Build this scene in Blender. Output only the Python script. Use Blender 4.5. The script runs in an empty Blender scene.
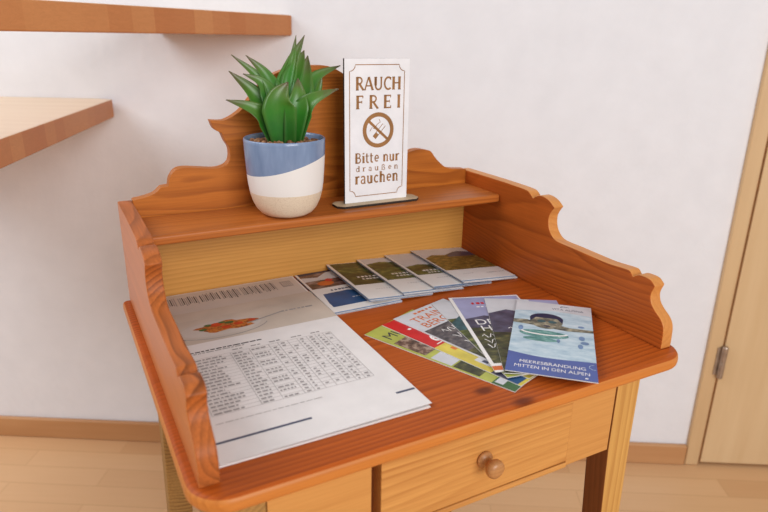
import bpy, bmesh, math, random
from mathutils import Vector, Matrix

SC = bpy.context.scene
COL = SC.collection
PI = math.pi

# ------------------------------------------------------------------ frames
# "desk frame": origin at table-top level, x along the width, -y towards the sitter
A = 0.5354                    # the little desk stands turned this far from the wall
WD, H = 0.8464, 0.76
W, T = 0.5214, 0.0165
RZ = Matrix.Rotation(A, 4, 'Z')


def Wd(x, y, z):
    return RZ @ Vector((x, y - WD, z + H))


# ------------------------------------------------------------------ object helpers
def tag(o, label=None, cat=None, group=None, kind=None):
    if label: o['label'] = label
    if cat: o['category'] = cat
    if group: o['group'] = group
    if kind: o['kind'] = kind
    return o


def empty(name, loc, rz=0.0, label=None, cat=None, group=None, kind=None, rot=None):
    o = bpy.data.objects.new(name, None)
    o.empty_display_size = 0.05
    COL.objects.link(o)
    o.location = loc
    o.rotation_euler = rot if rot else (0, 0, rz)
    return tag(o, label, cat, group, kind)


def obj(name, bm, mats, parent=None, smooth=False, bevel=0, segs=2, recalc=True, ang=35):
    if recalc:
        bmesh.ops.recalc_face_normals(bm, faces=bm.faces[:])
    me = bpy.data.meshes.new(name)
    bm.to_mesh(me)
    bm.free()
    if not isinstance(mats, (list, tuple)): mats = [mats]
    for m in mats: me.materials.append(m)
    if smooth:
        for p in me.polygons: p.use_smooth = True
    o = bpy.data.objects.new(name, me)
    COL.objects.link(o)
    if parent: o.parent = parent
    if bevel:
        b = o.modifiers.new('bevel', 'BEVEL')
        b.width = bevel; b.segments = segs; b.limit_method = 'ANGLE'; b.angle_limit = math.radians(ang)
        for p in me.polygons: p.use_smooth = True
        w = o.modifiers.new('wn', 'WEIGHTED_NORMAL'); w.keep_sharp = True
    return o


def box(bm, x0, x1, y0, y1, z0, z1, mi=0):
    v = [bm.verts.new((x, y, z)) for z in (z0, z1) for y in (y0, y1) for x in (x0, x1)]
    for f in ((0, 1, 3, 2), (4, 6, 7, 5), (0, 4, 5, 1), (1, 5, 7, 3), (3, 7, 6, 2), (2, 6, 4, 0)):
        bm.faces.new([v[i] for i in f]).material_index = mi
    return v


def prism(bm, pts, axis, a, b, mi=0, edge=None):
    edge = mi if edge is None else edge
    """outline pts extruded along an axis from a to b"""
    def P(p, t):
        if axis == 'x': return (t, p[0], p[1])
        if axis == 'y': return (p[0], t, p[1])
        return (p[0], p[1], t)
    va = [bm.verts.new(P(p, a)) for p in pts]
    vb = [bm.verts.new(P(p, b)) for p in pts]
    bm.faces.new(va).material_index = mi
    bm.faces.new(vb[::-1]).material_index = mi
    n = len(pts)
    for i in range(n):
        bm.faces.new((va[i], vb[i], vb[(i + 1) % n], va[(i + 1) % n])).material_index = edge


def lathe(bm, prof, n=48, center=(0, 0, 0), axis='z', mi=0, cap=True):
    rings = []
    for r, h in prof:
        ring = []
        for k in range(n):
            a = 2 * PI * k / n
            c, s = r * math.cos(a), r * math.sin(a)
            p = (c, s, h) if axis == 'z' else (c, -h, s)
            ring.append(bm.verts.new((center[0] + p[0], center[1] + p[1], center[2] + p[2])))
        rings.append(ring)
    for i in range(len(rings) - 1):
        for k in range(n):
            bm.faces.new((rings[i][k], rings[i][(k + 1) % n], rings[i + 1][(k + 1) % n], rings[i + 1][k])).material_index = mi
    if cap:
        bm.faces.new(rings[0]).material_index = mi
        bm.faces.new(rings[-1]).material_index = mi


def smooth_profile(pts, corners, k=4):
    """Catmull-Rom through pts, broken at the corner indices"""
    out = []
    n = len(pts)
    for i in range(n - 1):
        p1, p2 = pts[i], pts[i + 1]
        p0 = pts[i - 1] if i > 0 and i not in corners else (2 * p1[0] - p2[0], 2 * p1[1] - p2[1])
        p3 = pts[i + 2] if i + 2 < n and (i + 1) not in corners else (2 * p2[0] - p1[0], 2 * p2[1] - p1[1])
        for j in range(k):
            t = j / k
            out.append(tuple(0.5 * ((2 * p1[c]) + (-p0[c] + p2[c]) * t + (2 * p0[c] - 5 * p1[c] + 4 * p2[c] - p3[c]) * t * t
                                    + (-p0[c] + 3 * p1[c] - 3 * p2[c] + p3[c]) * t ** 3) for c in (0, 1)))
    out.append(pts[-1])
    return out


# ------------------------------------------------------------------ materials
def srgb(c):
    f = lambda u: u / 12.92 if u <= 0.04045 else ((u + 0.055) / 1.055) ** 2.4
    return tuple(f(x / 255.0) for x in c) + (1.0,)


class NT:
    def __init__(self, name, rough=0.5, spec=0.5):
        self.m = bpy.data.materials.new(name)
        self.m.use_nodes = True
        self.t = self.m.node_tree
        self.b = self.t.nodes['Principled BSDF']
        self.b.inputs['Roughness'].default_value = rough
        self.b.inputs['Specular IOR Level'].default_value = spec

    def n(self, kind, **kw):
        nd = self.t.nodes.new(kind)
        for k, v in kw.items(): setattr(nd, k, v)
        return nd

    def l(self, a, b): self.t.links.new(a, b)

    def val(self, sock, v):
        if isinstance(v, bpy.types.NodeSocket): self.l(v, sock)
        else: sock.default_value = v

    def math(self, op, a, b=0.0, c=0.0):
        nd = self.n('ShaderNodeMath', operation=op)
        for i, v in enumerate((a, b, c)): self.val(nd.inputs[i], v)
        return nd.outputs[0]

    def vmath(self, op, a, b=(0, 0, 0)):
        nd = self.n('ShaderNodeVectorMath', operation=op)
        self.val(nd.inputs[0], a); self.val(nd.inputs[1], b)
        return nd.outputs[0]

    def coords(self, which='Object'):
        return self.n('ShaderNodeTexCoord').outputs[which]

    def noise(self, vec, scale, detail=3, rough=0.5, out='Fac'):
        nd = self.n('ShaderNodeTexNoise')
        self.l(vec, nd.inputs['Vector'])
        nd.inputs['Scale'].default_value = scale
        nd.inputs['Detail'].default_value = detail
        nd.inputs['Roughness'].default_value = rough
        return nd.outputs[out]

    def ramp(self, fac, stops, interp='LINEAR'):
        nd = self.n('ShaderNodeValToRGB')
        nd.color_ramp.interpolation = interp
        el = nd.color_ramp.elements
        while len(el) < len(stops): el.new(0.5)
        for e, (p, c) in zip(el, stops):
            e.position = p
            e.color = c if len(c) == 4 else srgb(c)
        self.l(fac, nd.inputs[0])
        return nd.outputs[0]

    def mix(self, fac, a, b, mode='MIX'):
        nd = self.n('ShaderNodeMix', data_type='RGBA', blend_type=mode)
        self.val(nd.inputs['Factor'], fac)
        self.val(nd.inputs['A'], a); self.val(nd.inputs['B'], b)
        return nd.outputs['Result']

    def color(self, c): self.val(self.b.inputs['Base Color'], c)

    def bump(self, h, strength=0.2, dist=0.002):
        nd = self.n('ShaderNodeBump')
        nd.inputs['Strength'].default_value = strength
        nd.inputs['Distance'].default_value = dist
        self.l(h, nd.inputs['Height'])
        self.l(nd.outputs[0], self.b.inputs['Normal'])


def wood(name, pale, dark, grain='x', center=(0, 0, 0), freq=60, warp=0.02, stretch=0.12, strength=0.7,
         rough=0.42, spec=0.4, knots=(), blotch=0.25, line=(110, 50, 15)):
    """pine: growth rings about an axis along the grain, so faces show cathedrals and cut edges show bands"""
    N = NT(name, rough, spec)
    P = N.coords('Object')
    ax = 'xyz'.index(grain)
    st = [1, 1, 1]; st[ax] = stretch
    S = N.vmath('MULTIPLY', P, tuple(st))
    wn = N.noise(S, 9, 2, 0.5, 'Color')
    wv = N.vmath('SUBTRACT', wn, (0.5, 0.5, 0.5))
    wv = N.vmath('MULTIPLY', wv, (warp * 2, warp * 2, warp * 2))
    Q = N.vmath('ADD', P, wv)
    Q = N.vmath('SUBTRACT', Q, tuple(center))
    kl = [1, 1, 1]; kl[ax] = 0.0
    rad = N.n('ShaderNodeVectorMath', operation='LENGTH')
    N.l(N.vmath('MULTIPLY', Q, tuple(kl)), rad.inputs[0])
    r = rad.outputs['Value']
    ringn = N.noise(S, 30, 2)
    r = N.math('ADD', r, N.math('MULTIPLY', ringn, 0.006))
    fr = N.math('FRACT', N.math('MULTIPLY', r, freq))
    dn_ = N.n('ShaderNodeMapRange', interpolation_type='SMOOTHSTEP')     # slow rise to late wood, quick drop
    N.l(fr, dn_.inputs['Value']); dn_.inputs['From Min'].default_value = 1.0; dn_.inputs['From Max'].default_value = 0.82
    soft = N.math('MULTIPLY', N.math('POWER', fr, 1.7), dn_.outputs[0])
    amp = N.n('ShaderNodeMapRange'); N.l(N.noise(S, 16, 2, 0.6), amp.inputs['Value'])
    amp.inputs['From Min'].default_value = 0.32; amp.inputs['From Max'].default_value = 0.68
    amp.inputs['To Min'].default_value = 0.25; amp.inputs['To Max'].default_value = 1.0
    soft = N.math('MULTIPLY', soft, amp.outputs[0])
    fs = [420, 420, 420]; fs[ax] = 14
    fib = N.noise(N.vmath('MULTIPLY', P, tuple(fs)), 1.0, 3, 0.6)
    bl = N.noise(S, 7, 3, 0.6)
    c = N.mix(N.math('MULTIPLY', soft, strength), srgb(pale), srgb(dark))
    c = N.mix(N.math('MULTIPLY', N.math('SUBTRACT', fib, 0.35), 0.75), c, srgb(dark))
    c = N.mix(N.math('MULTIPLY', bl, blotch), c, srgb(line), 'MIX')
    for (kx, ky, kz, kr) in knots:
        d = N.vmath('SUBTRACT', P, (kx, ky, kz))
        sc = [1, 1, 1]; sc[ax] = 0.6
        ln = N.n('ShaderNodeVectorMath', operation='LENGTH')
        N.l(N.vmath('MULTIPLY', d, tuple(sc)), ln.inputs[0])
        dn = N.math('ADD', ln.outputs['Value'], N.math('MULTIPLY', N.math('SUBTRACT', ringn, 0.5), kr * 0.8))
        f = N.n('ShaderNodeMapRange', interpolation_type='SMOOTHSTEP')
        N.l(dn, f.inputs['Value'])
        f.inputs['From Min'].default_value = kr * 1.5; f.inputs['From Max'].default_value = kr * 0.35
        c = N.mix(N.math('MULTIPLY', f.outputs[0], 0.85), c, srgb((92, 36, 14)))
    N.color(c)
    N.bump(N.math('ADD', N.math('MULTIPLY', fib, 0.5), N.math('MULTIPLY', soft, -0.3)), 0.12, 0.0006)
    return N.m


def plain(name, c, rough=0.6, spec=0.35, var=0.06, scale=40, metallic=0.0):
    N = NT(name, rough, spec)
    n = N.noise(N.coords('Object'), scale, 3)
    d = tuple(max(0, x * (1 - var * 2)) for x in c); u = tuple(min(255, x * (1 + var)) for x in c)
    N.color(N.ramp(n, [(0.3, d), (0.7, u)]))
    N.b.inputs['Metallic'].default_value = metallic
    return N.m


def photo(name, stops, scale=45, stretch=(1, 1.6, 1), rough=0.35, detail=5):
    """a printed picture: patches of its colours"""
    N = NT(name, rough, 0.4)
    v = N.vmath('MULTIPLY', N.coords('Object'), tuple(stretch))
    n = N.noise(v, scale, detail, 0.65)
    N.color(N.ramp(n, stops))
    return N.m


# desk woods
M = {}
M['top'] = wood('tabletop_pine', (196, 94, 30), (118, 44, 8), 'x', (0, 0.02, 0.690), 160, 0.034, 0.10, 0.85, 0.45, 0.18,
                knots=[(0.0185, -0.1945, 0.76, 0.0065), (0.0420, -0.2290, 0.757, 0.008), (-0.135, -0.236, 0.752, 0.005), (0.20, -0.03, 0.76, 0.012)], blotch=0.3)
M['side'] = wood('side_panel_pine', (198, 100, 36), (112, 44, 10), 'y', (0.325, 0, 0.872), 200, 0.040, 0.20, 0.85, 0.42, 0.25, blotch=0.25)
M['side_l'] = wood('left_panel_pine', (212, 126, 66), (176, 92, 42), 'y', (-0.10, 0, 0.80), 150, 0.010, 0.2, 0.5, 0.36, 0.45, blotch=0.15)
M['topedge'] = wood('tabletop_edge_pine', (216, 134, 60), (170, 88, 28), 'x', (0, -0.05, 0.69), 170, 0.012, 0.10, 0.55, 0.42, 0.3, blotch=0.2)
M['sideedge'] = wood('side_panel_cut_edge', (222, 150, 78), (186, 106, 42), 'y', (0.25, 0, 0.80), 120, 0.012, 0.2, 0.5, 0.42, 0.3, blotch=0.2)
M['side_ledge'] = wood('left_panel_cut_edge', (200, 110, 50), (62, 26, 8), 'y', (-0.24, 0, 0.79), 150, 0.024, 0.3, 1.15, 0.5, 0.25, blotch=0.25)
M['back'] = wood('crest_pine', (204, 120, 44), (124, 56, 12), 'x', (0, 0.275, 0.905), 190, 0.036, 0.20, 0.95, 0.42, 0.25)
M['low'] = wood('back_board_pine', (216, 158, 80), (176, 112, 40), 'x', (0, 0.29, 0.72), 260, 0.012, 0.08, 0.8, 0.42, 0.35, blotch=0.15)
M['shelf'] = wood('shelf_pine', (200, 116, 50), (140, 68, 20), 'x', (0, 0.12, 0.82), 160, 0.024, 0.10, 0.8, 0.38, 0.25)
M['drawer'] = wood('drawer_pine', (220, 158, 86), (158, 86, 28), 'x', (0, -0.145, 0.640), 200, 0.016, 0.10, 0.95, 0.42, 0.35, blotch=0.12)
M['rail'] = wood('apron_pine', (216, 154, 84), (184, 116, 52), 'x', (0, -0.13, 0.70), 130, 0.016, 0.12, 0.5, 0.42, 0.35, blotch=0.15)
M['leg'] = wood('leg_oak', (220, 168, 92), (164, 102, 40), 'z', (0.18, -0.12, 0), 190, 0.010, 0.06, 0.8, 0.45, 0.35, blotch=0.12)
M['legin_shade'] = wood('leg_oak_inner_stain_shade', (146, 88, 44), (96, 52, 22), 'z', (0.12, -0.3, 0), 150, 0.006, 0.08, 0.6, 0.55, 0.25, blotch=0.15)  # inner leg faces: darker stain, with the desk's shade put into the colour
M['olive'] = wood('apron_side_oak', (184, 140, 80), (84, 54, 24), 'y', (-0.2, 0, 0.68), 170, 0.014, 0.14, 0.85, 0.5, 0.3, blotch=0.2)
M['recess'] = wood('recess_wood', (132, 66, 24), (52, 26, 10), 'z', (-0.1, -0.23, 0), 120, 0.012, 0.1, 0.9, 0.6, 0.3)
M['knob'] = wood('knob_wood', (200, 142, 86), (150, 92, 46), 'y', (0.02, 0, 0.6), 160, 0.004, 0.2, 0.5, 0.35, 0.5)
M['tread'] = wood('tread_beech', (204, 138, 86), (174, 104, 54), 'x', (0, 0.1, 0.9), 60, 0.01, 0.1, 0.4, 0.45, 0.35, blotch=0.15)


def block_wood(name, pale, dark, axis_dir, lift=0.0):
    """butcher-block tread: glued staves, each a slightly different brown, ends showing along the edge"""
    N = NT(name, 0.45, 0.35)
    P = N.coords('Object')
    S = N.vmath('MULTIPLY', P, (1, 1, 1))
    dot = N.n('ShaderNodeVectorMath', operation='DOT_PRODUCT')
    N.l(S, dot.inputs[0]); dot.inputs[1].default_value = axis_dir
    cell = N.math('FLOOR', N.math('MULTIPLY', dot.outputs['Value'], 21.0))
    wn = N.n('ShaderNodeTexWhiteNoise', noise_dimensions='1D')
    N.l(cell, wn.inputs['W'])
    fib = N.noise(N.vmath('MULTIPLY', P, (40, 40, 260)), 1.0, 3, 0.6)
    arc = N.noise(N.vmath('MULTIPLY', P, (30, 30, 60)), 1.0, 2, 0.5)
    w = N.math('FRACT', N.math('MULTIPLY', arc, 9.0))
    c = N.mix(wn.outputs['Value'], srgb(pale), srgb(dark))
    c = N.mix(N.math('MULTIPLY', fib, 0.3), c, srgb((150, 86, 40)))
    c = N.mix(N.math('MULTIPLY', w, 0.10), c, srgb((140, 78, 34)))
    N.color(c)
    return N.m


def wall_mat():
    N = NT('white_plaster', 0.85, 0.2)
    P = N.coords('Object')
    n1 = N.noise(P, 55, 4, 0.6); n2 = N.noise(P, 14, 3, 0.55)
    N.color(N.ramp(n2, [(0.3, (228, 228, 232)), (0.7, (233, 233, 237))]))
    N.bump(N.math('ADD', N.math('MULTIPLY', n1, 0.6), n2), 0.22, 0.006)
    return N.m


def plank_mat(name, c1, c2, gap, rough=0.38):
    N = NT(name, rough, 0.4)
    P = N.coords('Object')
    br = N.n('ShaderNodeTexBrick')
    N.l(P, br.inputs['Vector'])
    br.inputs['Color1'].default_value = (0, 0, 0, 1); br.inputs['Color2'].default_value = (1, 1, 1, 1)
    br.inputs['Mortar'].default_value = (0.5, 0.5, 0.5, 1)
    br.inputs['Scale'].default_value = 1.0
    br.inputs['Mortar Size'].default_value = 0.0012
    br.inputs['Brick Width'].default_value = 0.62
    br.inputs['Row Height'].default_value = 0.068
    br.offset = 0.37
    cell = N.noise(N.vmath('MULTIPLY', P, (1.2, 15, 1)), 1.0, 0)
    fib = N.noise(N.vmath('MULTIPLY', P, (6, 110, 1)), 1.0, 4, 0.6)
    sep = N.n('ShaderNodeSeparateColor'); N.l(br.outputs['Color'], sep.inputs[0])
    f = N.math('ADD', N.math('MULTIPLY', sep.outputs[0], 0.6), N.math('MULTIPLY', fib, 0.45))
    c = N.ramp(f, [(0.1, c1), (0.9, c2)])
    c = N.mix(N.math('MULTIPLY', br.outputs['Fac'], 0.35), c, srgb(gap))
    N.color(c)
    return N.m


def maple(name, pale, dark, ax, rough=0.42):
    N = NT(name, rough, 0.4)
    P = N.coords('Object')
    s = [26, 26, 26]; s[ax] = 2.2
    n = N.noise(N.vmath('MULTIPLY', P, tuple(s)), 1.0, 4, 0.55)
    n2 = N.noise(N.vmath('MULTIPLY', P, (5, 5, 2.5)), 1.0, 3, 0.6)
    N.color(N.mix(N.math('MULTIPLY', n2, 0.45), N.ramp(n, [(0.25, dark), (0.75, pale)]), srgb(dark)))
    return N.m


M['wall'] = wall_mat()
M['floor'] = plank_mat('beech_laminate', (206, 160, 114), (220, 178, 132), (176, 128, 84))
M['base'] = maple('baseboard_beech', (202, 152, 106), (182, 130, 84), 0)
M['door'] = maple('door_maple', (222, 192, 150), (208, 174, 130), 2)
M['treadtop_lit'] = maple('tread_top_beech_lit', (232, 204, 172), (218, 184, 148), 0, 0.3)  # paler than the staves: overhead light and glare put into the colour
M['frame'] = maple('door_frame_maple', (218, 186, 142), (204, 168, 124), 2)
M['gapline'] = plain('door_rebate', (160, 108, 64), 0.7)
M['steel'] = plain('brushed_steel', (176, 160, 146), 0.35, 0.5, 0.05, 60, 0.8)

# ------------------------------------------------------------------ the setting
bm = bmesh.new(); box(bm, -2.6, 1.5665, 0.0, 0.12, 0, 2.6); box(bm, 2.58, 3.8, 0.0, 0.12, 0, 2.6); box(bm, 1.5665, 2.58, 0.0, 0.12, 2.08, 2.6)
box(bm, 1.5665, 2.58, 0.07, 0.12, 0, 2.08)
tag(obj('wall_back', bm, M['wall']), kind='structure')
bm = bmesh.new(); box(bm, -2.6, 3.8, -4.2, 0.12, -0.05, 0.0)
tag(obj('floor', bm, M['floor']), kind='structure')
bm = bmesh.new(); box(bm, -2.6, 1.5655, -0.014, -0.0005, 0.0005, 0.062)
tag(obj('baseboard_back', bm, M['base'], bevel=0.004), kind='structure')

door = empty('door_1', (1.62, 0, 0), kind='structure')
def at_door(bm):
    bmesh.ops.translate(bm, verts=bm.verts[:], vec=(-1.62, 0, 0)); return bm
bm = bmesh.new()
box(bm, 1.567, 1.6025, -0.012, 0.069, 0.001, 2.075)
box(bm, 2.525, 2.578, -0.012, 0.069, 0.001, 2.075)
box(bm, 1.6025, 2.525, -0.012, 0.069, 2.025, 2.075)
obj('door_frame', at_door(bm), M['frame'], door, bevel=0.003)
bm = bmesh.new(); box(bm, 1.6028, 1.6085, -0.004, 0.068, 0.001, 2.024); box(bm, 1.6085, 2.524, 0.024, 0.068, 0.001, 0.008)
obj('door_rebate', at_door(bm), M['gapline'], door)
bm = bmesh.new(); box(bm, 1.6085, 2.524, -0.010, 0.022, 0.010, 2.022)
obj('door_leaf', at_door(bm), M['door'], door, bevel=0.002)
bm = bmesh.new()
lathe(bm, [(0.0065, 0.280), (0.0075, 0.282), (0.0075, 0.323), (0.0068, 0.324), (0.0068, 0.326), (0.0075, 0.327), (0.0075, 0.368), (0.0065, 0.370)], 20, (1.6050, -0.020, 0))
box(bm, 1.590, 1.6050, -0.0148, -0.0125, 0.286, 0.364)
obj('hinge', at_door(bm), M['steel'], door, smooth=False)

# ------------------------------------------------------------------ stair treads
def tread(name, pts, z0, z1, edge_dir, label):
    cx = sum(p[0] for p in pts) / len(pts); cy = sum(p[1] for p in pts) / len(pts)
    bm = bmesh.new()
    prism(bm, [(p[0] - cx, p[1] - cy) for p in pts], 'z', 0, z1 - z0)
    m = block_wood(name + '_staves_%d' % int(z1 * 100), (208, 142, 88), (192, 120, 70), edge_dir)
    for f in bm.faces: f.normal_update()
    bmesh.ops.recalc_face_normals(bm, faces=bm.faces[:])
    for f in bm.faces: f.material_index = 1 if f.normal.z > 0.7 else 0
    o = obj(name, bm, [m, M['treadtop_lit']], bevel=0.003)
    o.location = (cx + 0.005, cy, z0)
    tag(o, label, 'stair tread', 'open stair treads on the white wall')
    return o
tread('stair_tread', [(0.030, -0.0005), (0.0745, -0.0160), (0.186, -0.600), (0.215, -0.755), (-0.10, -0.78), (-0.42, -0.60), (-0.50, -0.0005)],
      0.9165, 0.958, (0.19, -0.98, 0.0), 'lower open stair tread with its top coloured pale as if lit, left of the desk')
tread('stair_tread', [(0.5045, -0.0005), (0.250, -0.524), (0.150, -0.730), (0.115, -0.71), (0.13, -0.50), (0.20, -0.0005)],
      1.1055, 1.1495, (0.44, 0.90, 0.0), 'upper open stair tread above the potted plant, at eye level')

# ------------------------------------------------------------------ the desk
OX, OY = 0.26, -0.20
desk = empty('writing_desk', Wd(OX, OY, -H), A, 'small honey pine writing desk with scalloped side and back boards and a drawer', 'desk')
def dl(bm):
    bmesh.ops.translate(bm, verts=bm.verts[:], vec=(-OX, -OY, H)); return bm

# table top: rounded front corners
def rrect(x0, x1, y0, y1, r, n=8):
    p = []
    for k in range(n + 1):
        a = PI + PI / 2 * k / n; p.append((x0 + r + r * math.cos(a), y0 + r + r * math.sin(a)))
    for k in range(n + 1):
        a = 1.5 * PI + PI / 2 * k / n; p.append((x1 - r + r * math.cos(a), y0 + r + r * math.sin(a)))
    p += [(x1, y1), (x0, y1)]
    return p
bm = bmesh.new(); prism(bm, rrect(-0.0275, 0.549, -0.4365, 0.0175, 0.036), 'z', -T, 0, 0, 1)
obj('tabletop', dl(bm), [M['top'], M['topedge']], desk, bevel=0.006, segs=4)

SIDE = [(0.0165, 0.1385), (-0.0682, 0.1390), (-0.1190, 0.1388), (-0.1519, 0.1378), (-0.1612, 0.1344), (-0.1679, 0.1288), (-0.1775, 0.1345), (-0.1877, 0.1362),
        (-0.2019, 0.1331), (-0.2139, 0.1254), (-0.2081, 0.1175), (-0.2045, 0.108), (-0.207, 0.0943), (-0.2154, 0.0845), (-0.2277, 0.0800),
        (-0.2596, 0.0794), (-0.2886, 0.0786), (-0.3200, 0.0782), (-0.3450, 0.0800), (-0.3536, 0.0795), (-0.3592, 0.0739), (-0.3660, 0.0785), (-0.3728, 0.0797),
        (-0.3842, 0.0789), (-0.3923, 0.0729), (-0.3885, 0.0613), (-0.391, 0.0509), (-0.398, 0.0435), (-0.4076, 0.036), (-0.4128, 0.0268),
        (-0.4140, 0.0117), (-0.4140, 0.0)]
sp = smooth_profile(SIDE, (0, 5, 9, 20, 24, 31)) + [(0.0165, 0.0)]
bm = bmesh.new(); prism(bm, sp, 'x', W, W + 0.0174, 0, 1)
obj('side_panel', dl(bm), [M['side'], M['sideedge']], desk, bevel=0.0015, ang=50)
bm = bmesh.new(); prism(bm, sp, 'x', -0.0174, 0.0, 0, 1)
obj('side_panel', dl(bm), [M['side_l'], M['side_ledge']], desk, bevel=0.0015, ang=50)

LEFT = [(0.0, 0.1415), (0.0147, 0.1439), (0.0270, 0.1475), (0.0363, 0.1553), (0.0461, 0.1562), (0.0485, 0.1662), (0.0556, 0.1758), (0.0681, 0.1788),
        (0.091, 0.1763), (0.1091, 0.1745), (0.1223, 0.1775), (0.1293, 0.1856), (0.1295, 0.2004), (0.1245, 0.2100), (0.1205, 0.2211), (0.1111, 0.227),
        (0.1066, 0.2386), (0.1247, 0.2377), (0.1414, 0.2454), (0.1519, 0.2538), (0.1622, 0.2657), (0.1791, 0.2836), (0.1996, 0.2975), (0.2280, 0.3050), (0.2607, 0.3072)]
RIGHT = [(W - 0.026 * min(1, (x < 0.2) + (0.2607 - x) / 0.06 * (x >= 0.2)) - x, z) for x, z in LEFT[8:24]][::-1] + [(0.4084, 0.1752), (0.4220, 0.1788), (0.434, 0.1790), (0.4440, 0.1768), (0.4517, 0.1741), (0.4629, 0.1608), (0.4768, 0.1490), (0.4859, 0.145),
                                                   (0.5000, 0.1425), (W, 0.1405)]
prof = LEFT + RIGHT
crn = [0, 3, 4, 14, 16, len(LEFT) + 7, len(LEFT) + 9, len(prof) - 1]
bp = smooth_profile(prof, crn, 3)
bm = bmesh.new(); prism(bm, bp + [(W, 0.1120), (0.0, 0.1120)], 'y', 0.0, 0.0160)
obj('crest_board', dl(bm), M['back'], desk, bevel=0.0012, ang=50)
bm = bmesh.new(); box(bm, 0.0, W, 0.0, 0.0160, 0.0, 0.1118)
obj('back_board', dl(bm), M['low'], desk, bevel=0.0006)
bm = bmesh.new(); box(bm, 0.0002, W - 0.0002, -0.0945, -0.0002, 0.1055, 0.1181)
obj('shelf', dl(bm), M['shelf'], desk, bevel=0.0035, segs=3)

FY = -0.405
# apron
bm = bmesh.new(); box(bm, 0.0395, 0.1430, FY, FY + 0.018, -0.129, -T); obj('front_rail', dl(bm), M['rail'], desk, bevel=0.0012)
bm = bmesh.new(); box(bm, 0.3990, 0.4675, FY + 0.0006, FY + 0.018, -0.129, -T); obj('front_rail', dl(bm), M['rail'], desk, bevel=0.0008)
bm = bmesh.new(); box(bm, 0.1432, 0.1640, FY + 0.016, FY + 0.030, -0.128, -T); obj('drawer_runner', dl(bm), M['recess'], desk)
for x0, x1, mt in ((0.0012, 0.016, 'olive'), (0.492, 0.506, 'rail')):
    bm = bmesh.new(); box(bm, x0, x1, FY + 0.034, -0.036, -0.135, -T); obj('side_apron', dl(bm), M[mt], desk, bevel=0.001)
bm = bmesh.new(); box(bm, 0.04, 0.468, -0.020, -0.004, -0.129, -T); obj('back_apron', dl(bm), M['rail'], desk, bevel=0.001)
# drawer
bm = bmesh.new()
box(bm, 0.1530, 0.3984, FY - 0.0006, FY + 0.0185, -0.1215, -T - 0.0008)
box(bm, 0.1530, 0.3984, FY - 0.0020, FY + 0.0185, -0.1290, -0.1222)
drw = obj('drawer', dl(bm), M['drawer'], desk, bevel=0.0012)
bm = bmesh.new(); kz, kx = -0.0760, 0.2762
lathe(bm, [(0.0105, 0.0), (0.0118, 0.0015), (0.0112, 0.0042), (0.0070, 0.0060), (0.0055, 0.0085), (0.0058, 0.0125), (0.0088, 0.0160), (0.0122, 0.0195),
           (0.0130, 0.0235), (0.0120, 0.0275), (0.0085, 0.0302), (0.0030, 0.0312)], 32, (0, 0, 0), 'y')
k = obj('knob', bm, M['knob'], drw, smooth=True)
k.scale = (0.82, 0.82, 0.82); k.location = (kx - OX, FY - 0.0006 - OY, kz + H)
# legs
def leg(x0, x1, y0, y1, dx, dy, mat, name='leg'):
    """square leg whose inner faces taper; dx, dy: how far the foot's inner face is drawn in / the foot splays"""
    bm = bmesh.new()
    zs = [(-T, 0.0), (-0.129, 0.0), (-H, 1.0)]
    rings = []
    for z, t in zs:
        a0, a1 = x0 + dx[0] * t, x1 + dx[1] * t
        b0, b1 = y0 + dy[0] * t, y1 + dy[1] * t
        rings.append([bm.verts.new(p) for p in ((a0, b0, z), (a1, b0, z), (a1, b1, z), (a0, b1, z))])
    for i in range(2):
        for k in range(4):
            bm.faces.new((rings[i][k], rings[i][(k + 1) % 4], rings[i + 1][(k + 1) % 4], rings[i + 1][k]))
    bm.faces.new(rings[0]); bm.faces.new(rings[-1])
    bmesh.ops.recalc_face_normals(bm, faces=bm.faces[:])
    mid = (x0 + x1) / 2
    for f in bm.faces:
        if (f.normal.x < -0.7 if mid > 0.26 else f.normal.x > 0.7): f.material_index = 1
    obj(name, dl(bm), [mat, M['legin_shade']], desk, bevel=0.002)
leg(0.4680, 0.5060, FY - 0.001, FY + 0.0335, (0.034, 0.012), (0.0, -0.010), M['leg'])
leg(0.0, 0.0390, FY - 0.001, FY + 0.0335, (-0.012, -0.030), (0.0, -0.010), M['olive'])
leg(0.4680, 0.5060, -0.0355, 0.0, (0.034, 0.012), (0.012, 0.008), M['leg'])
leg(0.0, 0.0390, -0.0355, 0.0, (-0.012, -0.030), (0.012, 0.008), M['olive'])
bm = bmesh.new(); box(bm, 0.030, 0.478, -0.375, -0.030, -0.500, -0.484)
obj('lower_shelf', dl(bm), M['recess'], desk, bevel=0.002)

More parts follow.
